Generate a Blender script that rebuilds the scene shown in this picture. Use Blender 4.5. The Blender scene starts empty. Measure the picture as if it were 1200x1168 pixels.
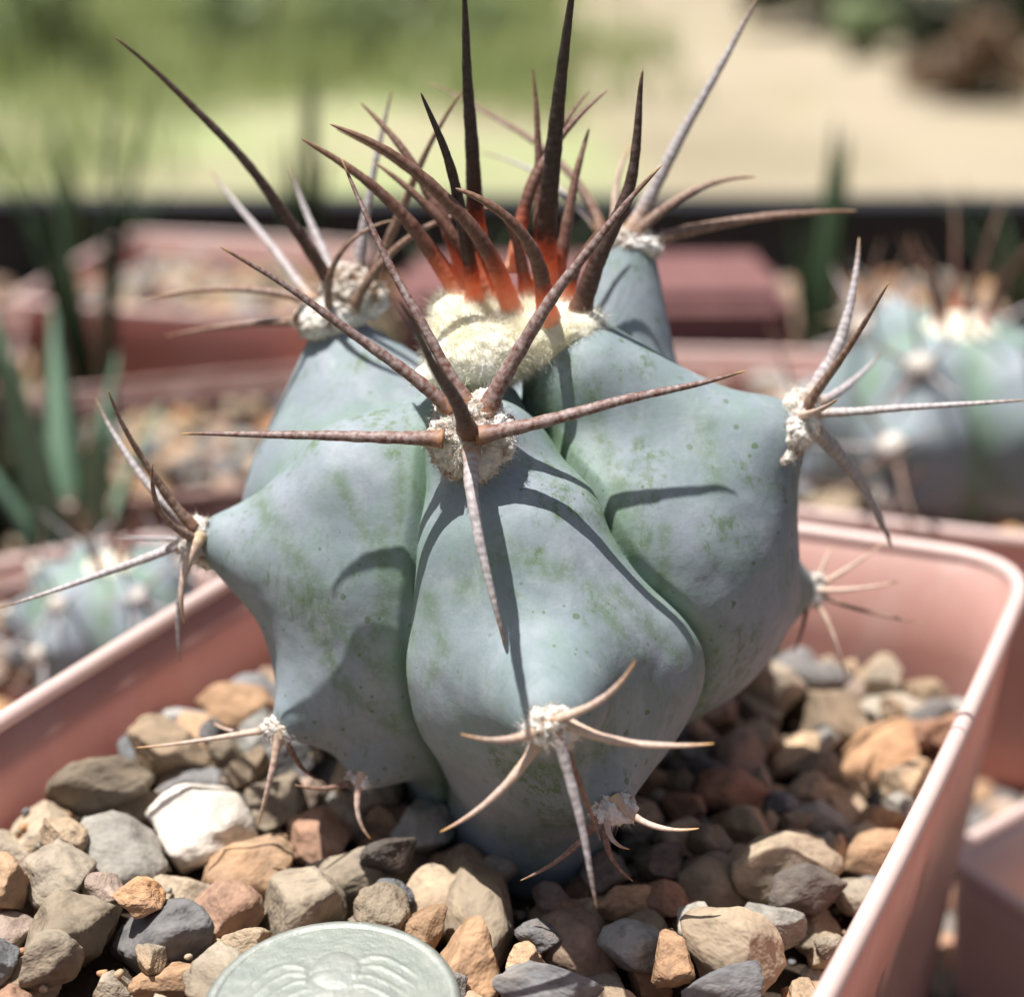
import bpy, bmesh, math, random
import numpy as np
from mathutils import Vector, Matrix, noise as mnoise

# ------------------------------------------------------------------ camera, world, light
SC = bpy.context.scene
COL = SC.collection
MM = 0.001
PITCH = math.radians(22.5)
CAM_H = 111.0                                   # mm above the pot's gravel surface
cam_d = bpy.data.cameras.new('camera')
cam = bpy.data.objects.new('camera', cam_d)
COL.objects.link(cam)
cam.location = (0, 0, CAM_H * MM)
cam.rotation_euler = (math.pi / 2 - PITCH, 0, 0)
cam_d.sensor_fit = 'HORIZONTAL'
cam_d.sensor_width = 36
cam_d.lens = 60
cam_d.clip_start = 0.005
cam_d.clip_end = 400
cam_d.dof.use_dof = True
cam_d.dof.focus_distance = 0.171
cam_d.dof.aperture_fstop = 14.5
SC.camera = cam

SUN_DIR = Vector((-0.26, 0.05, 1.0)).normalized()        # towards the sun
w = bpy.data.worlds.new('World'); SC.world = w; w.use_nodes = True
nt = w.node_tree; nt.nodes.clear()
sky = nt.nodes.new('ShaderNodeTexSky'); sky.sky_type = 'NISHITA'; sky.sun_disc = False; sky.dust_density = 4.0; sky.ozone_density = .5
sky.sun_elevation = math.asin(SUN_DIR.z)
sky.sun_rotation = math.atan2(SUN_DIR.x, SUN_DIR.y)
bgn = nt.nodes.new('ShaderNodeBackground'); bgn.inputs['Strength'].default_value = 0.05
wo = nt.nodes.new('ShaderNodeOutputWorld')
nt.links.new(sky.outputs[0], bgn.inputs[0]); nt.links.new(bgn.outputs[0], wo.inputs[0])
sun_d = bpy.data.lights.new('sun', 'SUN'); sun_d.energy = 5.0; sun_d.angle = math.radians(0.5)
sun_d.color = (1.0, 0.965, 0.915)
sun = bpy.data.objects.new('sun', sun_d); COL.objects.link(sun)
sun.rotation_euler = SUN_DIR.to_track_quat('Z', 'Y').to_euler()
sun.location = (0, 0, 3)
SC.view_settings.view_transform = 'Standard'; SC.view_settings.look = 'None'
SC.view_settings.exposure = 0.74; SC.view_settings.gamma = 1.0
SC.view_settings.use_curve_mapping = False
SC.cycles.max_bounces = 6
SC.cycles.use_denoising = True
SC.cycles.use_adaptive_sampling = True; SC.cycles.adaptive_threshold = 0.02

# ------------------------------------------------------------------ helpers
rnd = random.Random(7)
ORG = {}
def P(px, py, fwd):
    """point (mm) seen at a photo position, fwd mm in front of the camera foot"""
    a = math.atan((py - 584) / 2000.0) + PITCH
    z = CAM_H - fwd * math.tan(a)
    d = fwd * math.cos(PITCH) + (CAM_H - z) * math.sin(PITCH)
    return np.array([(px - 600) / 2000.0 * d, fwd, z])
def PZ(px, py, z):
    a = math.atan((py - 584) / 2000.0) + PITCH
    return P(px, py, (CAM_H - z) / math.tan(a))

def tag(o, label=None, cat=None, group=None, kind=None):
    if label: o['label'] = label
    if cat: o['category'] = cat
    if group: o['group'] = group
    if kind: o['kind'] = kind
    return o
def put(o, org, parent=None):
    COL.objects.link(o)
    org = np.array(org, float)
    ORG[o.name] = org
    if parent is not None:
        o.parent = parent
        o.location = Vector((org - ORG[parent.name]) * MM)
    else:
        o.location = Vector(org * MM)
    return o
def empty(name, org):
    o = bpy.data.objects.new(name, None); o.empty_display_size = 0.01
    return put(o, org)
def mesh(name, V, F, mats, org=(0, 0, 0), parent=None, smooth=True, attrs=None, fmat=None):
    """V in mm world coordinates"""
    V = np.asarray(V, float) - np.asarray(org, float)
    me = bpy.data.meshes.new(name)
    me.from_pydata((V * MM).tolist(), [], F if isinstance(F, list) else F.tolist())
    if not isinstance(mats, (list, tuple)): mats = [mats]
    for m in mats: me.materials.append(m)
    if fmat is not None: me.polygons.foreach_set('material_index', fmat)
    me.polygons.foreach_set('use_smooth', [smooth] * len(me.polygons))
    if attrs:
        for k, v in attrs.items():
            at = me.attributes.new(k, 'FLOAT', 'POINT'); at.data.foreach_set('value', np.asarray(v, np.float32))
    me.update()
    return put(bpy.data.objects.new(name, me), org, parent)

# ------------------------------------------------------------------ materials
class NT:
    def __init__(s, name):
        s.m = bpy.data.materials.new(name); s.m.use_nodes = True
        s.t = s.m.node_tree; s.t.nodes.clear()
        s.out = s.n('OutputMaterial')
    def n(s, typ, **kw):
        o = s.t.nodes.new('ShaderNode' + typ)
        for k, v in kw.items():
            if k in o.inputs.keys(): s.set(o.inputs[k], v)
            else: setattr(o, k, v)
        return o
    def set(s, sock, v):
        if hasattr(v, 'is_output') or isinstance(v, bpy.types.NodeSocket): s.t.links.new(v, sock)
        else: sock.default_value = (*v, 1.0) if sock.type == 'RGBA' and isinstance(v, tuple) and len(v) == 3 else v
    def noise(s, scale, detail=4, rough=.55, vec=None, dist=0):
        o = s.n('TexNoise'); o.inputs['Scale'].default_value = scale; o.inputs['Detail'].default_value = detail
        o.inputs['Roughness'].default_value = rough; o.inputs['Distortion'].default_value = dist
        if vec is not None: s.set(o.inputs['Vector'], vec)
        return o.outputs['Fac']
    def ramp(s, fac, stops, interp='LINEAR'):
        o = s.n('ValToRGB'); cr = o.color_ramp; cr.interpolation = interp
        while len(cr.elements) < len(stops): cr.elements.new(0.5)
        for e, (p, c) in zip(cr.elements, stops):
            e.position = p; e.color = (c, c, c, 1) if isinstance(c, (int, float)) else (*c, 1)
        s.set(o.inputs[0], fac); return o.outputs[0]
    def mix(s, fac, a, b, typ='MIX'):
        o = s.n('Mix', data_type='RGBA', blend_type=typ)
        s.set(o.inputs[0], fac)
        for i, v in ((6, a), (7, b)):
            if isinstance(v, tuple): v = (*v, 1) if len(v) == 3 else v
            s.set(o.inputs[i], v)
        return o.outputs[2]
    def math(s, op, a, b=0.0, clamp=False):
        o = s.n('Math', operation=op); o.use_clamp = clamp
        s.set(o.inputs[0], a); s.set(o.inputs[1], b); return o.outputs[0]
    def attr(s, name): return s.n('Attribute', attribute_name=name).outputs['Fac']
    def obj(s): return s.n('TexCoord').outputs['Object']
    def mapping(s, vec, scale):
        o = s.n('Mapping'); s.set(o.inputs['Vector'], vec); o.inputs['Scale'].default_value = scale; return o.outputs[0]
    def bump(s, h, strength, dist):
        o = s.n('Bump'); o.inputs['Strength'].default_value = strength; o.inputs['Distance'].default_value = dist
        s.set(o.inputs['Height'], h); return o.outputs[0]
    def finish(s, color, rough=.6, normal=None, spec=.4, transl=None, tcol=None, **kw):
        p = s.n('BsdfPrincipled')
        s.set(p.inputs['Base Color'], (*color, 1) if isinstance(color, tuple) else color)
        s.set(p.inputs['Roughness'], rough); p.inputs['Specular IOR Level'].default_value = spec
        for k, v in kw.items(): s.set(p.inputs[k.replace('_', ' ')], v)
        if normal is not None: s.set(p.inputs['Normal'], normal)
        sh = p.outputs[0]
        if transl is not None:
            tr = s.n('BsdfTranslucent'); s.set(tr.inputs[0], tcol if tcol is not None else color)
            mx = s.n('MixShader'); s.set(mx.inputs[0], transl)
            s.t.links.new(sh, mx.inputs[1]); s.t.links.new(tr.outputs[0], mx.inputs[2]); sh = mx.outputs[0]
        s.t.links.new(sh, s.out.inputs['Surface']); return s.m

def skin_material(name):
    k = NT(name); v = k.obj()
    big = k.ramp(k.noise(48, 3, .55, v, .5), [(.36, 0), (.62, 1)])
    c = k.mix(big, (.272, .302, .352), (.192, .238, .26))
    blot = k.ramp(k.noise(150, 4, .65, v, .8), [(.46, 0), (.7, 1)])
    c = k.mix(k.math('MULTIPLY', blot, .5), c, (.17, .255, .205))
    pale = k.ramp(k.noise(1, 4, .6, k.mapping(v, (260, 260, 90)), .5), [(.5, 0), (.75, 1)])
    c = k.mix(k.math('MULTIPLY', pale, .45), c, (.37, .395, .425))
    grit = k.ramp(k.noise(1500, 3, .75, v), [(.4, 0), (.72, 1)])
    c = k.mix(k.math('MULTIPLY', grit, .28), c, (.13, .17, .15))
    # bloom missing beside the grooves and round the growing tip: fresh green tissue
    cr = k.math('MULTIPLY', k.attr('crease'), k.ramp(k.noise(160, 4, .6, v), [(.3, .15), (.7, 1)]))
    c = k.mix(k.math('MULTIPLY', cr, .8), c, (.135, .25, .12))
    # fine streaks of worn bloom
    st = k.ramp(k.noise(1, 3, .7, k.mapping(v, (900, 900, 170))), [(.55, 0), (.72, 1)])
    msk = k.ramp(k.noise(75, 3, .5, v, .4), [(.52, 0), (.64, 1)])
    c = k.mix(k.math('MULTIPLY', k.math('MULTIPLY', st, msk), .75), c, (.085, .14, .055))
    scuff = k.math('MULTIPLY', k.ramp(k.noise(1, 4, .8, k.mapping(v, (800, 800, 330))), [(.48, 0), (.6, 1)]), k.ramp(k.noise(1, 2, .4, k.mapping(v, (125, 125, 45)), 1.0), [(.535, 0), (.64, 1)]))
    c = k.mix(k.math('MULTIPLY', scuff, .75), c, (.085, .14, .05))
    rb = k.math('MULTIPLY', k.attr('rub'), k.ramp(k.noise(700, 4, .8, v), [(.40, 0), (.56, 1)]))
    c = k.mix(k.math('MULTIPLY', rb, .5), c, (.085, .135, .055))
    c = k.mix(k.math('MULTIPLY', k.attr('rub'), .16), c, (.13, .20, .12))
    # scattered dark-green pock spots of unequal size
    for sc, thr, dens in ((420, .16, .62), (950, .2, .83)):
        vo = k.n('TexVoronoi', feature='F1'); vo.inputs['Scale'].default_value = sc; k.set(vo.inputs['Vector'], v)
        wob = k.math('ADD', vo.outputs['Distance'], k.math('MULTIPLY', k.math('SUBTRACT', k.noise(1800, 2, .5, v), .5), .18))
        sp = k.math('LESS_THAN', wob, thr)
        rr = k.n('SeparateColor'); k.t.links.new(vo.outputs['Color'], rr.inputs[0])
        pick = k.math('GREATER_THAN', rr.outputs[0], dens)
        where = k.ramp(k.noise(90, 2, .5, v), [(.42, 0), (.55, 1)])
        c = k.mix(k.math('MULTIPLY', k.math('MULTIPLY', sp, pick), k.math('MULTIPLY', where, .75)), c, (.085, .135, .065))
    # pale waxy flecks and a few tan scars
    fl = k.ramp(k.noise(2600, 3, .6, v), [(.66, 0), (.74, 1)])
    c = k.mix(k.math('MULTIPLY', fl, .25), c, (.42, .47, .47))
    sc = k.math('MULTIPLY', k.ramp(k.noise(210, 4, .7, v), [(.7, 0), (.75, 1)]), .7)
    c = k.mix(sc, c, (.33, .31, .17))
    h = k.math('ADD', k.noise(1500, 2, .7, v), k.math('MULTIPLY', k.noise(170, 1, .5, v), 1.4))
    return k.finish(c, k.ramp(k.noise(300, 3, .5, v), [(.3, .55), (.7, .75)]), k.bump(h, .25, .00014), .25)

def spine_material(name, stops, dust=(.40, .35, .34), dust_amt=.6, glow=0.0, ring=1.0):
    k = NT(name); t = k.attr('t'); s_ = k.attr('s'); v = k.obj()
    if glow:                                             # each young spine colours up at its own height, in streaks
        t = k.math('ADD', t, k.math('MULTIPLY', k.math('SUBTRACT', k.n('ObjectInfo').outputs['Random'], .5), .11))
        t = k.math('ADD', t, k.math('MULTIPLY', k.math('SUBTRACT', k.noise(900, 3, .6, v), .5), .14))
    c = k.ramp(t, stops)
    wv = k.math('ADD', k.math('MULTIPLY', k.math('SINE', k.math('ADD', k.math('MULTIPLY', s_, 7.2), k.math('MULTIPLY', k.noise(500, 2, .5, v), 15.0))), .5), .5)
    nz = k.noise(1300, 5, .7, v)
    d = k.math('MULTIPLY', k.ramp(k.math('ADD', k.math('MULTIPLY', wv, .09 * ring), nz), [(.42, 0), (.78, 1)]), dust_amt)
    fade = k.ramp(t, [(.0, .25), (.1, 1), (.82, 1), (.95, .1)]) if not glow else k.ramp(t, [(.22, 0), (.4, 1), (.85, 1), (1, .4)])
    c = k.mix(k.math('MULTIPLY', d, fade), c, dust)
    h = k.math('ADD', k.math('MULTIPLY', wv, .45), nz)
    if glow:
        g = k.ramp(t, [(.02, 0.6), (.16, .5), (.27, 0)])
        tc = k.ramp(t, [(.0, (.95, .62, .45)), (.12, (.95, .36, .2)), (.27, (.3, .07, .03))])
        return k.finish(c, .5, k.bump(h, .35, .00012), .45, transl=g, tcol=tc)
    return k.finish(c, .55, k.bump(h, .45, .00012), .4)

M = {}
M['skin'] = skin_material('glaucous_skin')
M['spine_brown'] = spine_material('spine_red_brown', [(0, (.30, .14, .06)), (.06, (.13, .05, .03)), (.4, (.13, .06, .048)), (.85, (.11, .045, .03)), (.95, (.13, .06, .025)), (1, (.45, .29, .1))], dust_amt=.75)
M['spine_dark'] = spine_material('spine_dark_brown', [(0, (.16, .07, .04)), (.1, (.06, .026, .018)), (.6, (.045, .02, .015)), (.93, (.05, .025, .015)), (1, (.16, .1, .06))], dust=(.25, .2, .18), dust_amt=.3)
M['spine_rust'] = spine_material('spine_rusty_tan', [(0, (.2, .1, .06)), (.1, (.14, .07, .045)), (.6, (.17, .085, .055)), (.93, (.18, .09, .05)), (1, (.4, .28, .15))], dust=(.38, .30, .25), dust_amt=.65)
M['spine_grey'] = spine_material('spine_weathered_grey', [(0, (.45, .26, .12)), (.06, (.36, .21, .12)), (.16, (.29, .24, .235)), (.7, (.31, .275, .28)), (.92, (.2, .13, .1)), (1, (.3, .2, .1))], dust=(.52, .49, .50), dust_amt=.75, ring=2.0)
M['spine_pale'] = spine_material('spine_pale_tan', [(0, (.55, .40, .22)), (.15, (.50, .34, .24)), (.6, (.45, .32, .26)), (.9, (.44, .27, .16)), (1, (.6, .33, .1))], dust=(.6, .52, .48), dust_amt=.55)
M['spine_black'] = spine_material('young_spine_black', [(0, (.75, .44, .30)), (.12, (.62, .2, .1)), (.18, (.3, .06, .03)), (.23, (.045, .014, .01)), (.5, (.02, .01, .009)), (1, (.03, .02, .015))], dust=(.16, .12, .11), dust_amt=.3, glow=1)
M['spine_young'] = spine_material('young_spine_brown', [(0, (.78, .46, .32)), (.15, (.64, .22, .12)), (.22, (.3, .08, .045)), (.28, (.12, .045, .03)), (.7, (.12, .05, .032)), (1, (.2, .11, .06))], dust=(.28, .2, .16), dust_amt=.5, glow=1)

k = NT('cream_wool'); v = k.obj()
c = k.mix(k.ramp(k.noise(260, 4, .6, v), [(.35, 0), (.65, 1)]), (.92, .90, .81), (.80, .75, .55))
c = k.mix(k.ramp(k.noise(150, 3, .5, v), [(.58, 0), (.75, .8)]), c, (.52, .45, .2))
M['wool_cream'] = k.finish(c, .95, k.bump(k.noise(3600, 3, .7, v), .4, .0002), .1, Sheen_Weight=.3, transl=.12, tcol=(.95, .9, .75))
k = NT('grey_felt'); v = k.obj()
c = k.mix(k.ramp(k.noise(380, 4, .7, v, .6), [(.42, 0), (.6, 1)]), (.70, .66, .60), (.24, .15, .09))
c = k.mix(k.ramp(k.noise(260, 3, .5, v), [(.48, 0), (.6, .9)]), c, (.82, .80, .77))
M['wool_grey'] = k.finish(c, .95, k.bump(k.noise(2500, 3, .75, v), .6, .0003), .1, Sheen_Weight=.2)

def plastic(name, col, tr):
    k = NT(name); v = k.obj()
    c = k.mix(k.ramp(k.noise(60, 5, .6, v), [(.3, 0), (.7, 1)]), col, tuple(x * .88 for x in col))
    st = k.math('MULTIPLY', k.ramp(k.noise(1, 4, .65, k.mapping(v, (150, 150, 28)), .6), [(.5, 0), (.68, 1)]), .38)
    c = k.mix(st, c, (.70, .58, .53))
    lime = k.math('MULTIPLY', k.ramp(k.noise(34, 5, .7, v, .7), [(.55, 0), (.66, 1)]), .35)
    c = k.mix(lime, c, (.66, .55, .5))
    c = k.mix(k.math('MULTIPLY', k.ramp(k.noise(1900, 2, .7, v), [(.64, 0), (.72, 1)]), .5), c, (.2, .14, .1))
    dusty = k.math('MULTIPLY', k.ramp(k.noise(420, 3, .7, v), [(.5, 0), (.78, 1)]), .3)
    c = k.mix(dusty, c, (.62, .52, .47))
    return k.finish(c, k.ramp(k.noise(200, 4, .6, v), [(.3, .36), (.7, .55)]), k.bump(k.noise(900, 3, .6, v), .12, .0002), .5, transl=tr, tcol=tuple(min(1, x * 1.25) for x in col))
M['plastic'] = plastic('terracotta_pink_plastic', (.64, .385, .335), .42)
M['rim'] = plastic('pale_pink_rim_highlight', (.78, .60, .56), .25)  # rim's glossy highlight put into a paler pink; also colours the pale pot
M['plastic_old'] = plastic('dusky_red_plastic', (.25, .13, .11), .12)

k = NT('stone'); v = k.obj(); oi = k.n('ObjectInfo')
vv = k.n('VectorMath', operation='ADD'); k.t.links.new(v, vv.inputs[0])
sc_ = k.n('VectorMath', operation='SCALE'); sc_.inputs[0].default_value = (.7, .3, .9); k.t.links.new(oi.outputs['Random'], sc_.inputs['Scale'])
k.t.links.new(sc_.outputs[0], vv.inputs[1]); v = vv.outputs[0]
base = oi.outputs['Color']
c = k.mix(k.ramp(k.noise(260, 5, .6, v, .5), [(.35, 0), (.68, 1)]), base, k.mix(1.0, base, (.58, .55, .53), 'MULTIPLY'))
c = k.mix(k.ramp(k.noise(150, 3, .5, v, .8), [(.55, 0), (.68, .7)]), c, k.mix(1.0, base, (1.25, 1.05, .85), 'MULTIPLY'))
c = k.mix(k.ramp(k.noise(2300, 2, .7, v), [(.5, 0), (.7, .6)]), c, k.mix(1.0, c, (.5, .5, .5), 'MULTIPLY'))
c = k.mix(k.ramp(k.noise(1300, 2, .7, v), [(.52, 0), (.7, .45)]), c, k.mix(1.0, c, (1.5, 1.45, 1.35), 'MULTIPLY'))
h = k.math('ADD', k.noise(520, 3, .7, v), k.math('MULTIPLY', k.noise(2600, 2, .7, v), .5))
M['stone'] = k.finish(c, .9, k.bump(h, .85, .0009), .15)

def many_stone(name, cols):
    k = NT(name); s_ = k.attr('tone'); v = k.obj()
    stops = [((i + .001) / len(cols), c) for i, c in enumerate(cols)]
    c = k.ramp(s_, stops, 'CONSTANT')
    c = k.mix(k.ramp(k.noise(300, 5, .65, v), [(.35, 0), (.7, .6)]), c, k.mix(1.0, c, (.55, .52, .5), 'MULTIPLY'))
    return k.finish(c, .9, k.bump(k.noise(900, 5, .7, v), .5, .0006), .2)
TAN, ORANGE, SLATE, GREY, OLIVE, WHITE, PINK, BEIGE, DARK, RUST = (.42, .31, .20), (.50, .30, .16), (.21, .21, .215), (.34, .325, .29), (.34, .275, .195), (.60, .57, .52), (.37, .265, .20), (.43, .36, .27), (.15, .12, .10), (.40, .225, .14)
M['stone_mix'] = many_stone('stone_mix', [TAN, ORANGE, SLATE, GREY, OLIVE, PINK, BEIGE, RUST])

k = NT('potting_soil'); v = k.obj()
c = k.mix(k.noise(900, 6, .7, v), (.035, .026, .02), (.09, .065, .045))
M['soil'] = k.finish(c, .95, k.bump(k.noise(1200, 5, .7, v), 1, .001), .1)

k = NT('coin_metal'); v = k.obj()
c = k.mix(k.ramp(k.noise(300, 5, .65, v), [(.35, 0), (.65, 1)]), (.32, .325, .30), (.235, .26, .24))
c = k.mix(k.ramp(k.attr('low'), [(.2, 0), (.9, .5)]), c, (.17, .20, .175))
c = k.mix(k.ramp(k.noise(3800, 3, .7, v), [(.5, 0), (.7, .4)]), c, (.36, .37, .33))
M['coin'] = k.finish(c, k.ramp(k.noise(2500, 4, .7, v), [(.3, .40), (.7, .62)]), k.bump(k.noise(3500, 4, .8, v), .45, .00014), .5, Metallic=.4)

k = NT('black_tray'); v = k.obj()
M['black'] = k.finish(k.mix(k.noise(30, 4, .6, v), (.012, .013, .017), (.03, .03, .034)), .6, None, .3)
k = NT('blade_leaf'); v = k.obj()
M['blade'] = k.finish(k.mix(k.noise(40, 4, .6, v), (.17, .29, .19), (.30, .44, .32)), .5, None, .4, transl=.2, tcol=(.15, .3, .1))
k = NT('dark_blade'); v = k.obj()
M['blade_dark'] = k.finish(k.mix(k.noise(40, 4, .6, v), (.035, .07, .035), (.08, .13, .06)), .5, None, .4, transl=.15, tcol=(.1, .2, .06))
k = NT('grass'); v = k.obj()
M['grass'] = k.finish(k.mix(k.ramp(k.noise(1.6, 4, .6, v), [(.35, 0), (.65, 1)]), (.22, .29, .12), (.40, .42, .22)), .6, None, .3, transl=.35, tcol=(.33, .38, .14))
def leaf(name, a, b):
    k = NT(name); v = k.obj()
    return k.finish(k.mix(k.ramp(k.noise(4.0, 4, .6, v), [(.38, 0), (.62, 1)]), a, b), .5, None, .4, transl=.25, tcol=tuple(min(1, x * 1.6) for x in b))
M['leaf_green'] = leaf('shrub_leaf', (.14, .20, .10), (.42, .48, .27))
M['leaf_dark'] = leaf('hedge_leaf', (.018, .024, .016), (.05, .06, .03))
M['leaf_brown'] = leaf('dry_leaf', (.13, .08, .05), (.24, .16, .09))
k = NT('bark'); M['bark'] = k.finish(k.mix(k.noise(30, 5, .7, k.obj()), (.09, .065, .045), (.17, .13, .1)), .9, None, .2)
k = NT('dry_ground'); v = k.obj()
c = k.mix(k.ramp(k.noise(.55, 5, .6, v), [(.42, 0), (.58, 1)]), (.34, .29, .215), (.25, .215, .15))  # broad noise: shadow streaks on the ground put into its colour
c = k.mix(k.ramp(k.noise(2.4, 6, .7, v), [(.5, 0), (.75, .6)]), c, (.30, .27, .15))
sx = k.n('SeparateXYZ'); k.t.links.new(v, sx.inputs[0])
side = k.math('ADD', sx.outputs[0], k.math('MULTIPLY', k.math('SUBTRACT', k.noise(1.1, 4, .6, v), .5), 2.2))
gr = k.ramp(side, [(.0, 1), (.45, 0)])
c = k.mix(k.math('MULTIPLY', gr, k.ramp(k.noise(1.5, 4, .6, v), [(.35, .2), (.62, .95)])), c, (.27, .31, .15))
M['yard'] = k.finish(c, .95, k.bump(k.noise(20, 6, .7, v), .5, .02), .1)

# ------------------------------------------------------------------ yard and bench (the setting)
GZ = -62.0
def sheet(name, x0, x1, y0, y1, z, m, nx=2, ny=2, org=(0, 0, 0), f=None):
    X = np.linspace(x0, x1, nx); Y = np.linspace(y0, y1, ny)
    V = [(x, y, z + (f(x, y) if f else 0)) for y in Y for x in X]
    F = [(j * nx + i, j * nx + i + 1, (j + 1) * nx + i + 1, (j + 1) * nx + i) for j in range(ny - 1) for i in range(nx - 1)]
    return mesh(name, V, F, m, org)
yard = sheet('yard_ground', -150000, 150000, -60000, 300000, -900, M['yard'], org=(0, 0, -900)); tag(yard, 'dry straw-coloured yard ground with patches of grass', kind='structure')
bench = sheet('bench_surface', -900, 900, -150, 640, GZ - 4, M['soil'], 60, 40, org=(0, 200, GZ - 4)); tag(bench, 'gravel-covered bench surface under the pots', kind='structure')

# ------------------------------------------------------------------ stones
def stone_mesh(name, seed, sub=3, mats=None):
    r = random.Random(seed); bm = bmesh.new(); bmesh.ops.create_icosphere(bm, subdivisions=sub, radius=1)
    planes = []
    for i in range(r.randint(9, 14)):
        n = Vector((r.gauss(0, 1), r.gauss(0, 1), r.gauss(0, 1))).normalized(); planes.append((n, r.uniform(.5, .82)))
    off = Vector((seed * 3.1, seed * 1.7, 0))
    for v in bm.verts:
        p = v.co.copy()
        for n, d in planes:
            t = p.dot(n)
            if t > d: p -= n * (t - d) * .93
        p *= 1.2 + .16 * mnoise.noise(p * 1.3 + off) + .09 * mnoise.noise(p * 3.0 + off) + .035 * mnoise.noise(p * 7 + off) + .015 * mnoise.noise(p * 15 + off)
        v.co = p
    me = bpy.data.meshes.new(name); bm.to_mesh(me); bm.free()
    me.polygons.foreach_set('use_smooth', [True] * len(me.polygons))
    me.materials.append(mats or M['stone'])
    return me
PROTO = [stone_mesh('stone', 11 + i, 4) for i in range(26)]
for me in PROTO: me.transform(Matrix.Scale(MM, 4))
LOWP = []
for i in range(8):
    me = stone_mesh('low', 60 + i, 2); LOWP.append((np.array([tuple(v.co) for v in me.vertices]), [tuple(p.vertices) for p in me.polygons])); bpy.data.meshes.remove(me)
def shade(col):
    m_ = sum(col) / 3; col = tuple(x * .82 + m_ * .18 for x in col); f = rnd.uniform(.82, 1.15); wq = rnd.uniform(-.05, .05)
    return (col[0] * f * (1 + wq), col[1] * f, col[2] * f * (1 - wq))
def stone(parent, c, r3, col, rz=None, tilt=.35):
    o = bpy.data.objects.new('stone', rnd.choice(PROTO)); o.color = (*col, 1)
    put(o, c, parent); o.scale = r3
    o.rotation_euler = (rnd.gauss(0, tilt), rnd.gauss(0, tilt), rnd.uniform(-math.pi, math.pi) if rz is None else rz)
    return o
def gravel_stuff(name, pts, label, org, mat=None):
    V = []; F = []; T = []; b = -42
    for (x, y, z, r) in pts:
        v, f = rnd.choice(LOWP); b += 42
        R = np.array(Matrix.Rotation(rnd.uniform(0, 6.3), 3, 'Z') @ Matrix.Rotation(rnd.uniform(0, 6.3), 3, 'X'))
        V.append((v * np.array([r, r * rnd.uniform(.75, 1), r * rnd.uniform(.6, .9)])) @ R.T + np.array([x, y, z]))
        F += [tuple(i + b for i in q) for q in f]; T.append(np.full(len(v), rnd.random() * .999))
    return tag(mesh(name, np.concatenate(V), F, mat or M['stone_mix'], org, attrs={'tone': np.concatenate(T)}), label, 'gravel', kind='stuff')

# ------------------------------------------------------------------ pots
def rounded_quad(C, rad, seg=8, bow=0.0, nside=8):
    """C: four corners (x,y) in order -> closed loop of points with rounded corners and bowed sides"""
    C = [np.array(c, float) for c in C]; cen = sum(C) / 4; pts = []
    for i in range(4):
        a, b, c = C[i - 1], C[i], C[(i + 1) % 4]
        u = (a - b) / np.linalg.norm(a - b); w_ = (c - b) / np.linalg.norm(c - b)
        p0 = b + u * rad; p1 = b + w_ * rad
        for s in np.linspace(0, 1, seg): pts.append((1 - s) ** 2 * p0 + 2 * s * (1 - s) * b + s * s * p1)
        e = c - w_ * rad; nrm = np.array([w_[1], -w_[0]])
        if np.dot(nrm, cen - b) > 0: nrm = -nrm
        for j in range(1, nside):
            s = j / nside; pts.append(p1 * (1 - s) + e * s + nrm * bow * math.sin(math.pi * s))
    return np.array(pts)
def sweep(loops):
    n = len(loops[0]); V = np.concatenate(loops); F = []
    for k_ in range(len(loops) - 1):
        for i in range(n):
            j = (i + 1) % n; F.append((k_ * n + i, k_ * n + j, (k_ + 1) * n + j, (k_ + 1) * n + i))
    return V, F
def inset(loop, d, cen):
    """move a loop inward by d mm"""
    n = len(loop); out = []
    for i in range(n):
        t = loop[(i + 1) % n] - loop[i - 1]; t /= np.linalg.norm(t); nr = np.array([-t[1], t[0]])
        if np.dot(nr, cen - loop[i]) < 0: nr = -nr
        out.append(loop[i] + nr * d)
    return np.array(out)
def make_pot(C, ztop, zbot, label, mat, group=None, rad=11, bow=.8, taper=.09, lip=2.1):
    L = rounded_quad(C, rad, bow=bow); cen = L.mean(0)
    root = empty('plant_pot', (cen[0], cen[1], zbot)); tag(root, label, 'plant pot', group)
    z3 = lambda l, z: np.column_stack([l, np.full(len(l), z)])
    H = ztop - zbot; zi = ztop - 1.2
    wall = [z3(cen + (inset(L, 1.0 + taper * H, cen) - cen) * .02, zbot + .3), z3(inset(L, 2.0 + taper * H, cen), zbot + .1)]
    for s in np.linspace(0, 1, 6): wall.append(z3(inset(L, .9 + taper * (H - 4) * (1 - s), cen), zbot + 1 + (H - 2.6) * s))
    for s in np.linspace(1, 0, 6): wall.append(z3(inset(L, 2.0 + taper * (H - 4) * (1 - s), cen), zbot + 2 + (H - 3.6) * s))
    wall.append(z3(cen + (inset(L, 3 + taper * H, cen) - cen) * .02, zbot + 1.6))
    V, F = sweep(wall); mesh('wall', V, F, mat, (cen[0], cen[1], zbot), root)
    rim = []
    for a in np.linspace(-math.pi * .5, math.pi * 1.5, 15):
        rim.append(z3(inset(L, lip / 2 - math.cos(a) * lip / 2 * (1.0), cen), zi + math.sin(a) * 1.25))
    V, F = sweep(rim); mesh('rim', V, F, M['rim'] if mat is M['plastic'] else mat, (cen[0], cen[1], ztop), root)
    return root, L, cen
POT_C = [(73.5, 214), (-18, 246), (-81, 129), (15, 95)]
RIM_Z = 14.0
pot, POT_L, POT_CEN = make_pot(POT_C, RIM_Z, GZ, 'square terracotta-pink plastic pot holding the large spiny cactus', M['plastic'], rad=15)

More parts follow.
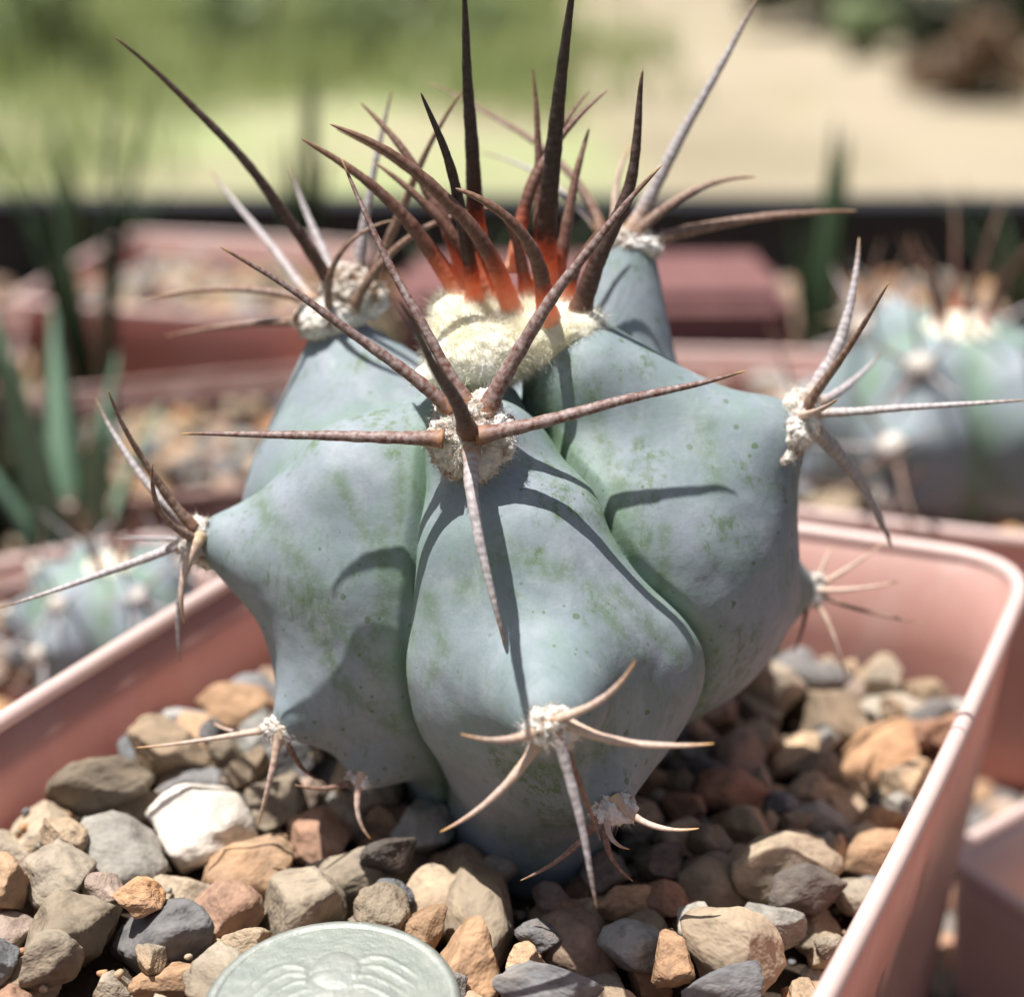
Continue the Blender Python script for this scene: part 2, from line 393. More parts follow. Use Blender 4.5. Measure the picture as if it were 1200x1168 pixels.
# ------------------------------------------------------------------ cactus body: smooth union of ribbed tubercles
def rcone(p, a, b, r1, r2):
    a = np.array(a, float); b = np.array(b, float); ba = b - a; l2 = ba @ ba; rr = r1 - r2; a2 = l2 - rr * rr
    pa = p - a; y = pa @ ba; z = y - l2; x2 = np.einsum('ij,ij->i', pa * l2 - np.outer(y, ba), pa * l2 - np.outer(y, ba))
    y2 = y * y * l2; z2 = z * z * l2; kk = np.sign(rr) * rr * rr * x2
    r = (np.sqrt(x2 * a2 / l2 ** 2 * l2 ** 0) * 0)
    c1 = np.sign(z) * a2 * z2 > kk; c2 = np.sign(y) * a2 * y2 < kk
    d3 = (np.sqrt(np.maximum(x2 * a2 / l2, 0)) / l2 ** .5 / l2 ** .5 * l2 ** .5 + y * rr) / l2 - r1
    d3 = (np.sqrt(np.maximum(x2, 0) * a2 / l2) + y * rr) / l2 - r1
    d1 = np.sqrt(x2 + z2) / l2 - r2; d2 = np.sqrt(x2 + y2) / l2 - r1
    return np.where(c1, d1, np.where(c2, d2, d3))
def smin(a, b, k_):
    h = np.maximum(k_ - np.abs(a - b), 0) / k_
    return np.minimum(a, b) - h * h * k_ * .25
class Body:
    def __init__(s, ribs, stem, center, kin=9.0, kout=1.3):
        s.ribs, s.stem, s.c, s.kin, s.kout = ribs, stem, np.array(center, float), kin, kout
    def rib(s, p, cones):
        d = None
        for cn in cones:
            e = rcone(p, *cn[:4]); kk = cn[4] if len(cn) > 4 else s.kin
            d = e if d is None else smin(d, e, kk)
        return d
    def field(s, p, want=False):
        R = [s.rib(p, r) for r in s.ribs]; d = R[0]
        for e in R[1:]: d = smin(d, e, s.kout)
        d = smin(d, rcone(p, *s.stem), 3.0)
        if want:
            S = np.sort(np.array(R), axis=0); return d, S[1] - S[0]
        return d
    def surface(s, dirs, far=75.0, it=60):
        t = far if isinstance(far, np.ndarray) else np.full(len(dirs), far)
        for _ in range(it):
            d = s.field(s.c + dirs * t[:, None]); t = np.maximum(t - d * .85, 1.0)
        return t
    def build(s, nu, nv, th1=math.pi * .93):
        th = np.linspace(0, th1, nv + 1)[1:]; ph = np.linspace(0, 2 * math.pi, nu, endpoint=False)
        T, PH = np.meshgrid(th, ph, indexing='ij')
        D = np.stack([np.sin(T) * np.cos(PH), np.sin(T) * np.sin(PH), np.cos(T)], -1).reshape(-1, 3)
        D = np.vstack([[0, 0, 1.0], D])
        g = s.surface(D[1:].reshape(nv, nu, 3)[::4, ::4].reshape(-1, 3)).reshape(-(-nv // 4), -(-nu // 4))   # coarse pass
        G = np.pad(g, ((1, 1), (0, 0)), 'edge'); G = np.concatenate([G[:, -1:], G, G[:, :1]], 1)
        mx = np.max([G[a:a + g.shape[0], b:b + g.shape[1]] for a in range(3) for b in range(3)], axis=0)
        t0 = np.repeat(np.repeat(mx, 4, 0), 4, 1)[:nv, :nu].ravel() + .6
        t = s.surface(D, np.concatenate([[t0.max()], t0]), 16); V = s.c + D * t[:, None]
        i = np.arange(nu); j = (i + 1) % nu; F = [np.stack([np.zeros(nu, int), 1 + i, 1 + j], 1).tolist()]
        for r in range(nv - 1):
            a = 1 + r * nu; F.append(np.stack([a + i, a + nu + i, a + nu + j, a + j], 1).tolist())
        return V, sum(F, []), D
A_ = (0.0, 178.0)
TP = dict(T1=P(550, 512, 162), T2=P(648, 850, 140), T3=P(926, 492, 175), T4=P(240, 628, 170), T5=P(392, 378, 193), T6=P(740, 284, 195),
          T7=P(945, 690, 186), T8=P(330, 850, 160), T9=P(716, 942, 147), T10=P(424, 908, 160))
def cone(S, T, r1, r2, k_=9.0):
    S = np.array(S, float); T = np.array(T, float); u = (T - S) / np.linalg.norm(T - S)
    return (S, T - u * r2 * .85, r1, r2, k_)
front = [cone((3, 162, 27), TP['T2'], 13, 3.8, 6), ((8.5, 163, 25), (10, 162.5, 25.2), 11.3, 10.8, 4), ((-2.6, 167, 46), (2.4, 161.2, 26), 6.2, 13.6, 2.5), ((0.4, 164.0, 37), (2.4, 161.4, 27), 10.8, 13.4, 2), cone((-2, 170, 44), TP['T1'], 6.5, 3.8, 3), cone((5, 164, 17), TP['T9'], 9.5, 2.8, 7), ((3, 164, 21), (3, 168, 0), 12, 8.5, 5)]
left = [cone((-10, 175, 28), TP['T4'], 15.5, 3.2, 6), ((-4, 174, 46), (-17.5, 171.5, 42.5), 6.8, 4.8, 5), ((-17.5, 171.5, 42.5), (-26.5, 171, 33.5), 4.8, 3.0, 5), ((-12, 171, 36), (-17, 170, 33.5), 8.6, 8.4, 7), cone((-14, 170, 21), TP['T8'], 10.5, 2.8, 8), cone((-8, 171, 14), TP['T10'], 6.5, 2.4, 5), ((-9, 175, 23), (-3, 176, 0), 12, 6.2, 5)]
right = [cone((11.5, 177, 29), TP['T3'], 16.8, 4.2, 6), ((8, 177, 51.5), (23.5, 175.5, 44.8), 6.8, 4.6, 6), ((11, 171.5, 37), (18, 172.5, 34), 9.2, 10.5, 8), cone((17, 179, 26), TP['T7'], 13.8, 3.2, 9), ((10.5, 178, 23), (4, 177, 0), 13.2, 7.5, 5)]
backr = [cone((9, 189, 32), TP['T6'], 13.5, 3.6), cone((9, 190, 28), (26, 208, 32), 16, 4), ((8, 186, 24), (4, 182, 0), 13, 9)]
backl = [cone((-14, 187, 31), TP['T5'], 18, 4.4), cone((-9, 187, 26), (-26, 200, 26), 15, 4), ((-8, 186, 24), (-4, 182, 0), 13, 9)]
BODY = Body([front, left, right, backr, backl], ((1, 176, -8), (0, 178, 26), 11, 15), (1, 176, 28), kout=.4)
V, F, D = BODY.build(620, 460)
d, gap = BODY.field(V, True)
crease = np.clip(1 - gap / 4.5, 0, 1) ** 1.5
crown_d = np.linalg.norm(V - np.array([0, 178, 56]), axis=1)
crease = np.clip(crease + np.clip(1 - crown_d / 15, 0, 1) * .6, 0, 1)
# slight unevenness of living tissue
V = V - D * (1.5 * np.clip(1 - gap / 1.1, 0, 1) ** 1.5)[:, None]        # the crease itself is a sharp fold
nz = np.array([mnoise.noise(Vector(p) * .16) * .35 + mnoise.noise(Vector(p) * .5) * .07 for p in V])
V = V + D * nz[:, None]
# rubbed streaks in the bloom, running along the ribs (px lines of the photo laid onto the front of the skin)
MARKS = [([(300, 580), (345, 650), (385, 720), (445, 785)], 13), ([(447, 625), (455, 690), (438, 745)], 12), ([(470, 560), (466, 640)], 8), ([(545, 690), (590, 640), (640, 668), (668, 670)], 14), ([(825, 500), (838, 565)], 14),
         ([(690, 465), (722, 560), (730, 600)], 11), ([(625, 450), (660, 520), (705, 600), (740, 640)], 11), ([(690, 690), (745, 765)], 12), ([(720, 690), (795, 770)], 9), ([(500, 700), (520, 760), (500, 800)], 10), ([(395, 560), (430, 630), (455, 680)], 9), ([(360, 455), (400, 440)], 10), ([(590, 900), (640, 905), (700, 880)], 9), ([(780, 620), (775, 690)], 9), ([(350, 700), (400, 800), (470, 860)], 10)]
dp = V[:, 1] * math.cos(PITCH) + (CAM_H - V[:, 2]) * math.sin(PITCH)
sx = 600 + 2000 * V[:, 0] / dp; sy = 584 + 2000 * (-(V[:, 2] - CAM_H) * math.cos(PITCH) - V[:, 1] * math.sin(PITCH)) / dp
rub = np.zeros(len(V))
for ln, wd in MARKS:
    for a, b in zip(ln[:-1], ln[1:]):
        a = np.array(a, float); b = np.array(b, float); ab = b - a
        h_ = np.clip(((sx - a[0]) * ab[0] + (sy - a[1]) * ab[1]) / (ab @ ab), 0, 1)
        rub = np.maximum(rub, np.exp(-(np.hypot(sx - a[0] - h_ * ab[0], sy - a[1] - h_ * ab[1]) / wd) ** 2))
rub *= (V[:, 1] < 180)
cactus = empty('cactus', (0, 178, 0))
tag(cactus, 'large blue-green ribbed cactus with long brown spines and woolly crown', 'cactus')
mesh('body', V, F, M['skin'], (0, 178, 0), cactus, attrs={'crease': crease, 'rub': rub})

# ------------------------------------------------------------------ wool and spines
def fibres(V, N, n, length, width, rg):
    """short curled hairs on points V with normals N -> verts, faces"""
    FV = []; FF = []
    idx = rg.integers(0, len(V), n)
    for i in idx:
        p = V[i]; nn = N[i] + rg.normal(0, .55, 3); nn /= np.linalg.norm(nn); s_ = np.cross(nn, rg.normal(0, 1, 3)); s_ /= np.linalg.norm(s_) + 1e-9
        L = length * rg.uniform(.5, 1.3); bend = rg.normal(0, .35, 3) * L; b = len(FV)
        FV += [p - s_ * width, p + s_ * width, p + nn * L * .55 + s_ * width * .7, p + nn * L * .55 - s_ * width * .7, p + nn * L + bend]
        FF += [(b, b + 1, b + 2, b + 3), (b + 3, b + 2, b + 4)]
    return FV, FF
ICO = {}
def ico(sub):
    if sub not in ICO:
        bm = bmesh.new(); bmesh.ops.create_icosphere(bm, subdivisions=sub, radius=1)
        ICO[sub] = (np.array([tuple(v.co) for v in bm.verts]), [tuple(v.index for v in f.verts) for f in bm.faces]); bm.free()
    return ICO[sub]
def wool(name, lumps, mat, parent, org, nh, hl, seed, sub=4, amp=1.0, hw=.028, kk=1.6):
    """one matted mass of wool: smooth union of soft lumps, roughened, with stray hairs"""
    rg = np.random.default_rng(seed); sph, sf = ico(sub)
    L = [(np.array(c, float), np.array(r, float) * np.ones(3)) for c, r in lumps]
    vol = np.array([np.prod(r) for c, r in L]); cen = sum(c * w_ for (c, r), w_ in zip(L, vol)) / vol.sum()
    def fld(p):
        d = None
        for c, r in L:
            e = (np.linalg.norm((p - c) / r, axis=1) - 1) * r.min(); d = e if d is None else smin(d, e, kk)
        return d
    t = np.full(len(sph), max(np.linalg.norm(c - cen) + r.max() for c, r in L) + 2)
    for _ in range(60): t = np.maximum(t - fld(cen + sph * t[:, None]) * .6, .2)
    pv = cen + sph * t[:, None]
    f = np.array([amp * (.28 * mnoise.noise(Vector(p * .9)) + .22 * mnoise.noise(Vector(p * 2.1)) + .12 * mnoise.noise(Vector(p * 5))) for p in pv])
    pv = pv + sph * f[:, None]
    eps = .05; g = np.stack([fld(pv + np.eye(3)[a] * eps) - fld(pv - np.eye(3)[a] * eps) for a in range(3)], 1); g /= np.linalg.norm(g, axis=1)[:, None] + 1e-9
    fv, ff = fibres(pv, g, nh, hl, hw, rg); b = len(pv)
    return mesh(name, np.vstack([pv, np.array(fv)]), sf + [tuple(i_ + b for i_ in q) for q in ff], mat, org, parent)
def spine(parent, pts, w0, mat, seed=0, flat=.8, NR=90, NS=12):
    """tapered, ringed spine through 3+ points (mm)"""
    pts = [np.array(p, float) for p in pts]
    if len(pts) == 3:
        ctl = 2 * pts[1] - .5 * (pts[0] + pts[2]); f = lambda t: (1 - t) ** 2 * pts[0] + 2 * t * (1 - t) * ctl + t * t * pts[2]
    else:
        def f(t):
            n = len(pts) - 1; x = min(t * n, n - 1e-6); i = int(x); u = x - i
            q = lambda j: pts[j] if 0 <= j <= n else (2 * pts[0] - pts[1] if j < 0 else 2 * pts[n] - pts[n - 1])
            a, b, c, e = q(i - 1), q(i), q(i + 1), q(i + 2)
            return .5 * (2 * b + (c - a) * u + (2 * a - 5 * b + 4 * c - e) * u * u + (3 * b - a - 3 * c + e) * u ** 3)
    c = np.array([f(t) for t in np.linspace(0, 1, NR)])
    seg = np.linalg.norm(np.diff(c, axis=0), axis=1); s = np.concatenate([[0], np.cumsum(seg)]); Lr = s[-1]
    up = np.array([.3, -.4, .85]); V = []; F = []; tt = []; ss = []
    rg = random.Random(seed * 13 + 5); ph = rg.uniform(0, 6); tw = rg.uniform(-.5, .5)
    wig = np.array([[mnoise.noise(Vector((q * .09 + seed * 7.3, j * 5.1, 0.3))) * .35 * min(1, q / 5) for j in range(3)] for q in s])
    c = c + wig
    for i in range(NR):
        t = s[i] / Lr; tan = c[min(i + 1, NR - 1)] - c[max(i - 1, 0)]; tan /= np.linalg.norm(tan)
        x = np.cross(tan, up); x /= np.linalg.norm(x); y = np.cross(x, tan)
        taper = (1 - t) ** .46 * (1 - .3 * t) + .02; flare = 1 + .42 * math.exp(-t * Lr / 1.3)
        ring = 1 + .018 * math.sin(s[i] * 7.2 + ph) + .03 * math.sin(s[i] * 2.1 + ph * 2) + .07 * mnoise.noise(Vector((s[i] * .8, ph, 1.7)))
        r = w0 * .5 * taper * flare * ring
        for j in range(NS):
            a = 2 * math.pi * j / NS + tw; V.append(c[i] + x * math.cos(a) * r + y * math.sin(a) * r * flat); tt.append(t); ss.append(s[i])
    for i in range(NR - 1):
        for j in range(NS): F.append((i * NS + j, i * NS + (j + 1) % NS, (i + 1) * NS + (j + 1) % NS, (i + 1) * NS + j))
    F.append(tuple(range(NS))[::-1]); F.append(tuple((NR - 1) * NS + j for j in range(NS)))
    return mesh('spine', V, F, mat, pts[0], parent, attrs={'t': tt, 's': ss})

SEED = [0]
def areole(pos, fwd, lumps, spines, label=None, wmat='wool_grey', nh=700, hl=.8):
    """spines: (width px, material, [(px,py,dfwd)...]); they start inside the wool"""
    ar = wool('areole', lumps, M[wmat], cactus, pos, nh * 2, hl, SEED[0] + 3, 6 if nh > 800 else 5, 1.8, .022, .7)
    for (wpx, m, pp) in spines:
        SEED[0] += 1
        pts = [P(x, y, fwd + dz) for x, y, dz in pp]
        first = pts[0] + (pts[0] - pts[1]) / np.linalg.norm(pts[0] - pts[1]) * 1.0
        spine(ar, [first] + pts[1:], wpx * .094, M['spine_' + m], SEED[0])
    return ar
def lump(px, py, fwd, r): return (P(px, py, fwd), r)

areole(TP['T1'], 160, [lump(550, 508, 161, (3.3, 2.6, 2.6)), lump(518, 515, 160.5, (1.6, 1.5, 2.2)), lump(584, 520, 160.5, (1.7, 1.6, 2.2)), lump(532, 538, 160, (1.6, 1.4, 2.0)), lump(560, 545, 159.5, (1.9, 1.4, 1.6)), lump(564, 478, 162, (2.0, 1.8, 1.5)), lump(528, 485, 162, (1.6, 1.6, 1.5)), lump(545, 525, 159, (1.5, 1.3, 1.4)), lump(588, 500, 161, (1.3, 1.3, 1.3))],
  [(17, 'brown', [(508, 514, -1), (370, 511, -.5), (210, 509, 1)]),
   (17, 'brown', [(522, 474, 1), (400, 380, 2), (257, 288, 2)]),
   (15, 'brown', [(545, 466, 2), (470, 335, 7), (397, 185, 14)]),
   (21, 'dark', [(546, 500, -2), (515, 437, -11), (463, 352, -24)]),
   (19, 'brown', [(574, 478, 1), (650, 345, 4), (778, 193, 7)]),
   (18, 'brown', [(570, 508, -1.5), (712, 475, -1.5), (876, 435, 1)]),
   (18, 'grey', [(553, 528, -2), (563, 635, -9), (593, 757, -13)])], nh=1600)
areole(TP['T2'], 140, [lump(645, 850, 139, (2.2, 1.8, 1.7)), lump(630, 858, 139, (1.4, 1.2, 1.3)), lump(662, 860, 139, (1.3, 1.2, 1.2))],
  [(12, 'pale', [(630, 853, -1.5), (595, 866, -4), (542, 860, -6)]),
   (13, 'pale', [(646, 842, -1.5), (700, 822, -4), (743, 774, -5)]),
   (13, 'pale', [(668, 846, -1.5), (735, 868, -4), (838, 870, -5)]),
   (12, 'pale', [(630, 866, -1.5), (585, 925, -4), (512, 975, -5)]),
   (14, 'grey', [(652, 852, -2), (675, 950, -5), (701, 1067, -8)]),
   (10, 'rust', [(660, 870, 0), (682, 925, 0), (703, 985, 2)])], wmat='wool_grey', nh=500)
areole(TP['T3'], 175, [lump(938, 480, 175, (2.0, 2, 2.4)), lump(930, 512, 172.5, (1.7, 1.6, 2.2)), lump(914, 536, 171, (1.7, 1.2, .9)), lump(945, 498, 174, (1.5, 1.4, 1.4))],
  [(20, 'grey', [(942, 470, 0), (990, 385, 4), (1008, 276, 10)]),
   (13, 'rust', [(948, 472, -1.5), (988, 415, -4), (1042, 332, -6)]),
   (13, 'grey', [(958, 472, 3), (995, 450, 9), (1030, 415, 18)]),
   (13, 'grey', [(952, 484, -1), (1080, 476, -3), (1216, 469, -4)]),
   (11, 'pale', [(940, 486, -2), (958, 481, -5), (980, 468, -9)]),
   (25, 'grey', [(945, 500, 0), (1000, 555, 2), (1044, 642, 5)])], nh=700)
areole(TP['T4'], 170, [lump(233, 628, 170, (1.6, 1.6, 2.4)), lump(240, 650, 170, (1.6, 1.4, 1.4)), lump(252, 662, 170, (1.0, .9, .6)), lump(222, 640, 169, (1.3, 1.3, 1.5))],
  [(13, 'grey', [(222, 612, 1), (160, 550, 4), (110, 466, 9)]),
   (13, 'rust', [(222, 610, -1), (172, 545, -1), (127, 455, -2)]),
   (13, 'rust', [(228, 628, -1.5), (188, 600, -5), (177, 542, -6)]),
   (13, 'grey', [(218, 634, -1), (110, 674, -4), (-6, 713, -6)]),
   (9, 'grey', [(220, 630, 3), (175, 633, 8), (135, 628, 14)]),
   (13, 'pale', [(232, 636, -2), (216, 680, -5), (217, 730, -6)]),
   (11, 'grey', [(228, 648, 0), (210, 705, 1), (211, 777, 0)])], nh=600)
areole(TP['T5'], 193, [lump(385, 372, 191, (4.0, 2.6, 2.3)), lump(410, 345, 193, (3.2, 3, 3.4)), lump(430, 350, 193, (2.3, 2.4, 2.3)), lump(372, 378, 190, (2.2, 2, 1.8)), lump(400, 330, 195, (2.4, 2.4, 2.2))],
  [(20, 'dark', [(388, 335, 0), (275, 178, -3), (130, 42, -5)]),
   (14, 'rust', [(362, 355, 0), (265, 338, 2), (170, 351, 4)]),
   (14, 'rust', [(358, 376, -1), (270, 381, 4), (193, 393, 9)]),
   (14, 'grey', [(365, 350, 3), (310, 278, 12), (245, 200, 26)]),
   (15, 'grey', [(392, 325, 3), (365, 262, 8), (340, 196, 12)]),
   (14, 'rust', [(388, 362, -3), (398, 296, -7), (460, 257, -7)]),
   (15, 'grey', [(420, 330, 3), (435, 215, 6), (460, 106, 9)]),
   (14, 'rust', [(418, 358, -3), (485, 276, -5), (586, 243, -4)]),
   (15, 'rust', [(436, 335, 0), (484, 215, -1), (544, 102, -2)])], nh=1200)
areole(TP['T6'], 195, [lump(740, 284, 194.5, (3.0, 2.2, 1.5)), lump(762, 290, 194, (1.5, 1.3, 1.2)), lump(722, 282, 195, (1.6, 1.4, 1.3))],
  [(19, 'grey', [(742, 268, 0), (808, 145, 3), (893, -12, 6)]),
   (15, 'rust', [(752, 270, -1), (808, 226, 0), (888, 207, 1)]),
   (19, 'rust', [(762, 285, -1), (865, 258, 1), (1004, 248, 4)]),
   (14, 'rust', [(700, 265, 3), (640, 178, 10), (498, 95, 20)]),
   (11, 'grey', [(700, 270, 4), (640, 210, 13), (560, 178, 24)]),
   (12, 'pale', [(722, 270, 2), (722, 215, 5), (740, 168, 8)])], nh=900)
areole(TP['T7'], 186, [lump(952, 688, 186, (1.6, 1.6, 1.7)), lump(948, 702, 185, (1.2, 1.2, 1.0))],
  [(8, 'pale', [(955, 682, 1), (965, 660, 2), (975, 636, 4)]),
   (9, 'pale', [(958, 686, 0), (995, 665, 0), (1036, 636, 1)]),
   (9, 'pale', [(960, 690, -1), (1005, 690, -2), (1054, 681, -2)]),
   (9, 'rust', [(958, 697, 0), (1015, 715, -2), (1080, 728, -4)]),
   (9, 'pale', [(955, 705, -1), (978, 745, -4), (992, 800, -5)]),
   (8, 'dark', [(945, 706, 0), (941, 735, -2), (930, 765, -3)]),
   (8, 'dark', [(935, 710, 0), (905, 740, 2), (860, 775, 5)])], nh=300)
areole(TP['T8'], 160, [lump(327, 856, 160, (1.5, 1.3, 1.1)), lump(320, 851, 160, (1.0, 1, .9))],
  [(9, 'pale', [(318, 854, 0), (240, 868, -2), (160, 875, -3)]),
   (11, 'pale', [(326, 862, -1), (318, 910, -3), (302, 967, -4)]),
   (8, 'pale', [(316, 850, 1), (280, 856, 4), (243, 838, 8)]),
   (10, 'rust', [(335, 862, 0), (352, 895, 0), (378, 912, 2)])], nh=300)
areole(TP['T9'], 147, [lump(718, 946, 146.8, (2.4, 1.9, 1.6))],
  [(11, 'pale', [(728, 940, -1), (762, 966, -3), (818, 970, -4)]),
   (10, 'pale', [(715, 946, -1), (712, 975, -3), (736, 994, -4)]),
   (10, 'rust', [(702, 950, -1), (670, 995, -2), (610, 1031, -2)]),
   (10, 'rust', [(716, 955, -1), (712, 990, -2), (742, 1030, -3)])], nh=250)
areole(TP['T10'], 160, [lump(424, 908, 160, (1.6, 1.3, 1.1))],
  [(10, 'rust', [(420, 912, 0), (385, 922, -2), (345, 918, -3)]),
   (10, 'pale', [(425, 912, -1), (420, 950, -3), (434, 982, -4)])], nh=200)
# growing tip: cream wool with the young orange-based spines standing in it
CF = 178
crown_lumps = [lump(600, 402, 179, (6.2, 6.0, 3.0)), lump(560, 398, 176, (3.8, 4.2, 3.0)), lump(543, 402, 174.5, (3.0, 3.0, 2.8)), lump(575, 412, 173, (3.2, 2.6, 2.4)), lump(530, 368, 180, (2.2, 3, 2.4)), lump(625, 390, 178, (3.6, 3.6, 2.5)), lump(655, 382, 177.5, (3.2, 3.2, 1.9)), lump(680, 378, 178, (2.0, 2.4, 1.2)), lump(636, 400, 175.5, (2.2, 2.0, 1.4)), lump(532, 422, 172, (2.6, 1.8, 1.5)), lump(560, 426, 171.5, (2.0, 1.6, 1.2)), lump(500, 444, 171, (1.8, 1.3, .8)), lump(590, 376, 182, (5, 4, 2.2))]
cw = wool('crown_wool', crown_lumps, M['wool_cream'], cactus, (0, 178, 54), 26000, 1.15, 99, 6, 1.2, .018, 2.2)
for wpx, m, pp in [
   (25, 'black', [(566, 332, 6), (553, 160, 5), (544, -28, 4)]),
   (28, 'black', [(640, 338, 4), (651, 160, 3), (674, -30, 2)]),
   (22, 'black', [(556, 362, 1), (538, 240, -2), (495, 110, -4)]),
   (25, 'young', [(603, 374, -1), (530, 240, -4), (386, 146, -5)]),
   (20, 'young', [(590, 345, 2), (510, 225, 3), (394, 150, 5)]),
   (23, 'young', [(538, 345, 3), (460, 238, 2), (352, 161, 1)]),
   (20, 'young', [(545, 330, 5), (500, 218, 8), (422, 119, 12)]),
   (25, 'young', [(641, 372, -3), (612, 275, -7), (535, 221, -8)]),
   (17, 'young', [(607, 320, 5), (632, 200, 8), (712, 104, 12)]),
   (15, 'young', [(600, 318, 6), (630, 200, 10), (691, 108, 14)]),
   (16, 'young', [(630, 338, 5), (633, 215, 9), (624, 78, 13)]),
   (15, 'young', [(665, 350, 2), (680, 305, 1), (712, 262, 0)]),
   (19, 'young', [(575, 350, 4), (520, 262, 5), (440, 190, 7)]),
   (18, 'young', [(617, 352, 3), (600, 268, 3), (560, 232, 2)]),
   (18, 'young', [(650, 350, 4), (668, 240, 7), (690, 150, 11)]),
   (22, 'dark', [(678, 370, -1), (700, 300, -1), (737, 210, 0), (755, 80, 2)])]:
    SEED[0] += 1
    spine(cw, [P(x, y, CF + dz) for x, y, dz in pp], wpx * .102, M['spine_' + m], SEED[0])

# ------------------------------------------------------------------ gravel in the main pot
bed_loop = inset(POT_L, 5.4, POT_CEN)
def inside(p, loop):
    c = False; n = len(loop)
    for i in range(n):
        a, b = loop[i], loop[i - 1]
        if (a[1] > p[1]) != (b[1] > p[1]) and p[0] < (b[0] - a[0]) * (p[1] - a[1]) / (b[1] - a[1]) + a[0]: c = not c
    return c
def gsurf(x, y): return 6.1 - .08 * x - .03 * y          # mean top of the stones: the bed slopes
bl = inset(POT_L, 4.6, POT_CEN); n_ = len(bl)
V = [(POT_CEN[0], POT_CEN[1], gsurf(*POT_CEN) - 5.5)] + [(p[0], p[1], gsurf(*p) - 5.5) for p in bl]
gravel = mesh('gravel_bed', V, [(0, 1 + i, 1 + (i + 1) % n_) for i in range(n_)], M['soil'], (POT_CEN[0], POT_CEN[1], -4)); tag(gravel, 'bed of mixed tan, orange and grey stones filling the pink pot', kind='structure')
GS = .7; gx0, gy0 = -88., 85.; NX, NY = 245, 240
GXX, GYY = np.meshgrid(gx0 + np.arange(NX) * GS, gy0 + np.arange(NY) * GS)
HM = gsurf(GXX, GYY) - 5.5
bodyH = BODY.field(np.column_stack([GXX.ravel(), GYY.ravel(), np.full(GXX.size, 1.0)])).reshape(NY, NX)
def rest_height(x, y, rx, ry, rz_):
    q = ((GXX - x) / rx) ** 2 + ((GYY - y) / ry) ** 2; m = q < .8
    if not m.any(): return gsurf(x, y) - 4
    return float(np.percentile((HM[m] + rz_ * np.sqrt(1 - q[m])), 88)) - .12 * rz_
def settle(x, y, z, rx, ry, rz_):
    q = ((GXX - x) / rx) ** 2 + ((GYY - y) / ry) ** 2; m = q < 1
    HM[m] = np.maximum(HM[m], z + rz_ * np.sqrt(1 - q[m]))
NAMED = [(73, 873, 30, 35, SLATE), (21, 925, 27, 24, BEIGE), (95, 918, 46, 20, OLIVE), (189, 806, 36, 28, ORANGE), (126, 838, 22, 36, ORANGE), (196, 873, 39, 30, TAN), (182, 838, 36, 15, WHITE), (252, 800, 28, 34, SLATE), (297, 785, 22, 22, PINK), (280, 831, 32, 18, TAN),
 (213, 918, 35, 26, BEIGE), (154, 953, 38, 22, TAN), (231, 978, 50, 48, WHITE), (136, 1010, 52, 44, GREY), (38, 975, 32, 28, TAN), (75, 978, 24, 28, TAN), (7, 985, 15, 21, ORANGE), (12, 1045, 30, 36, PINK), (61, 1027, 22, 31, PINK), (84, 1100, 53, 46, OLIVE), (186, 1108, 54, 38, SLATE), (168, 1055, 25, 21, ORANGE), (210, 1050, 31, 30, BEIGE), (259, 1076, 40, 40, RUST), (301, 1016, 52, 36, ORANGE), (350, 1072, 58, 38, OLIVE), (415, 1030, 50, 40, OLIVE), (276, 1122, 30, 22, TAN), (210, 1155, 44, 24, ORANGE), (25, 1150, 36, 26, TAN), (133, 1163, 28, 20, BEIGE), (346, 953, 18, 15, BEIGE), (325, 908, 39, 34, SLATE), (381, 866, 32, 21, GREY), (290, 900, 25, 21, TAN), (259, 915, 22, 21, PINK), (308, 970, 18, 15, OLIVE),
 (500, 1067, 40, 40, TAN), (571, 1075, 38, 58, OLIVE), (546, 1137, 58, 38, ORANGE), (633, 1158, 56, 26, SLATE), (687, 1117, 48, 42, PINK), (746, 1108, 34, 26, GREY), (754, 1071, 26, 32, RUST), (837, 1037, 62, 44, OLIVE), (817, 1083, 28, 26, GREY), (862, 1119, 52, 38, TAN), (787, 1121, 26, 30, ORANGE), (762, 1150, 34, 22, ORANGE), (850, 1162, 52, 18, SLATE), (831, 985, 19, 23, OLIVE), (880, 967, 30, 33, ORANGE), (858, 930, 38, 22, RUST),
 (931, 969, 27, 29, OLIVE), (921, 1013, 53, 28, TAN), (948, 1047, 38, 24, DARK), (906, 1081, 29, 24, GREY), (955, 1091, 33, 28, OLIVE), (984, 960, 33, 33, TAN), (970, 848, 47, 42, TAN), (858, 819, 44, 24, GREY), (906, 804, 36, 28, BEIGE), (960, 794, 29, 22, SLATE), (1042, 838, 38, 24, BEIGE), (1033, 892, 52, 38, ORANGE), (1091, 842, 24, 19, SLATE), (1045, 792, 24, 26, DARK), (1033, 938, 29, 16, SLATE), (1028, 965, 22, 24, ORANGE), (994, 1023, 20, 28, RUST), (940, 892, 28, 28, DARK),
 (455, 1000, 26, 22, DARK), (530, 1015, 30, 24, RUST), (640, 1020, 40, 30, DARK), (700, 1050, 30, 26, RUST), (770, 1010, 32, 24, DARK), (800, 950, 34, 24, DARK)]  # DARK stones lie in shade, and that shade is put into their colour
COIN_C = PZ(388, 1177, 7.0)
def keep_in(c, r):
    for _ in range(40):
        q = c[:2]
        if inside(q, bed_loop) and np.min(np.hypot(*(bed_loop - q).T)) > r: break
        u = POT_CEN - q; c = c.copy(); c[:2] += u / np.linalg.norm(u) * .5
    return c
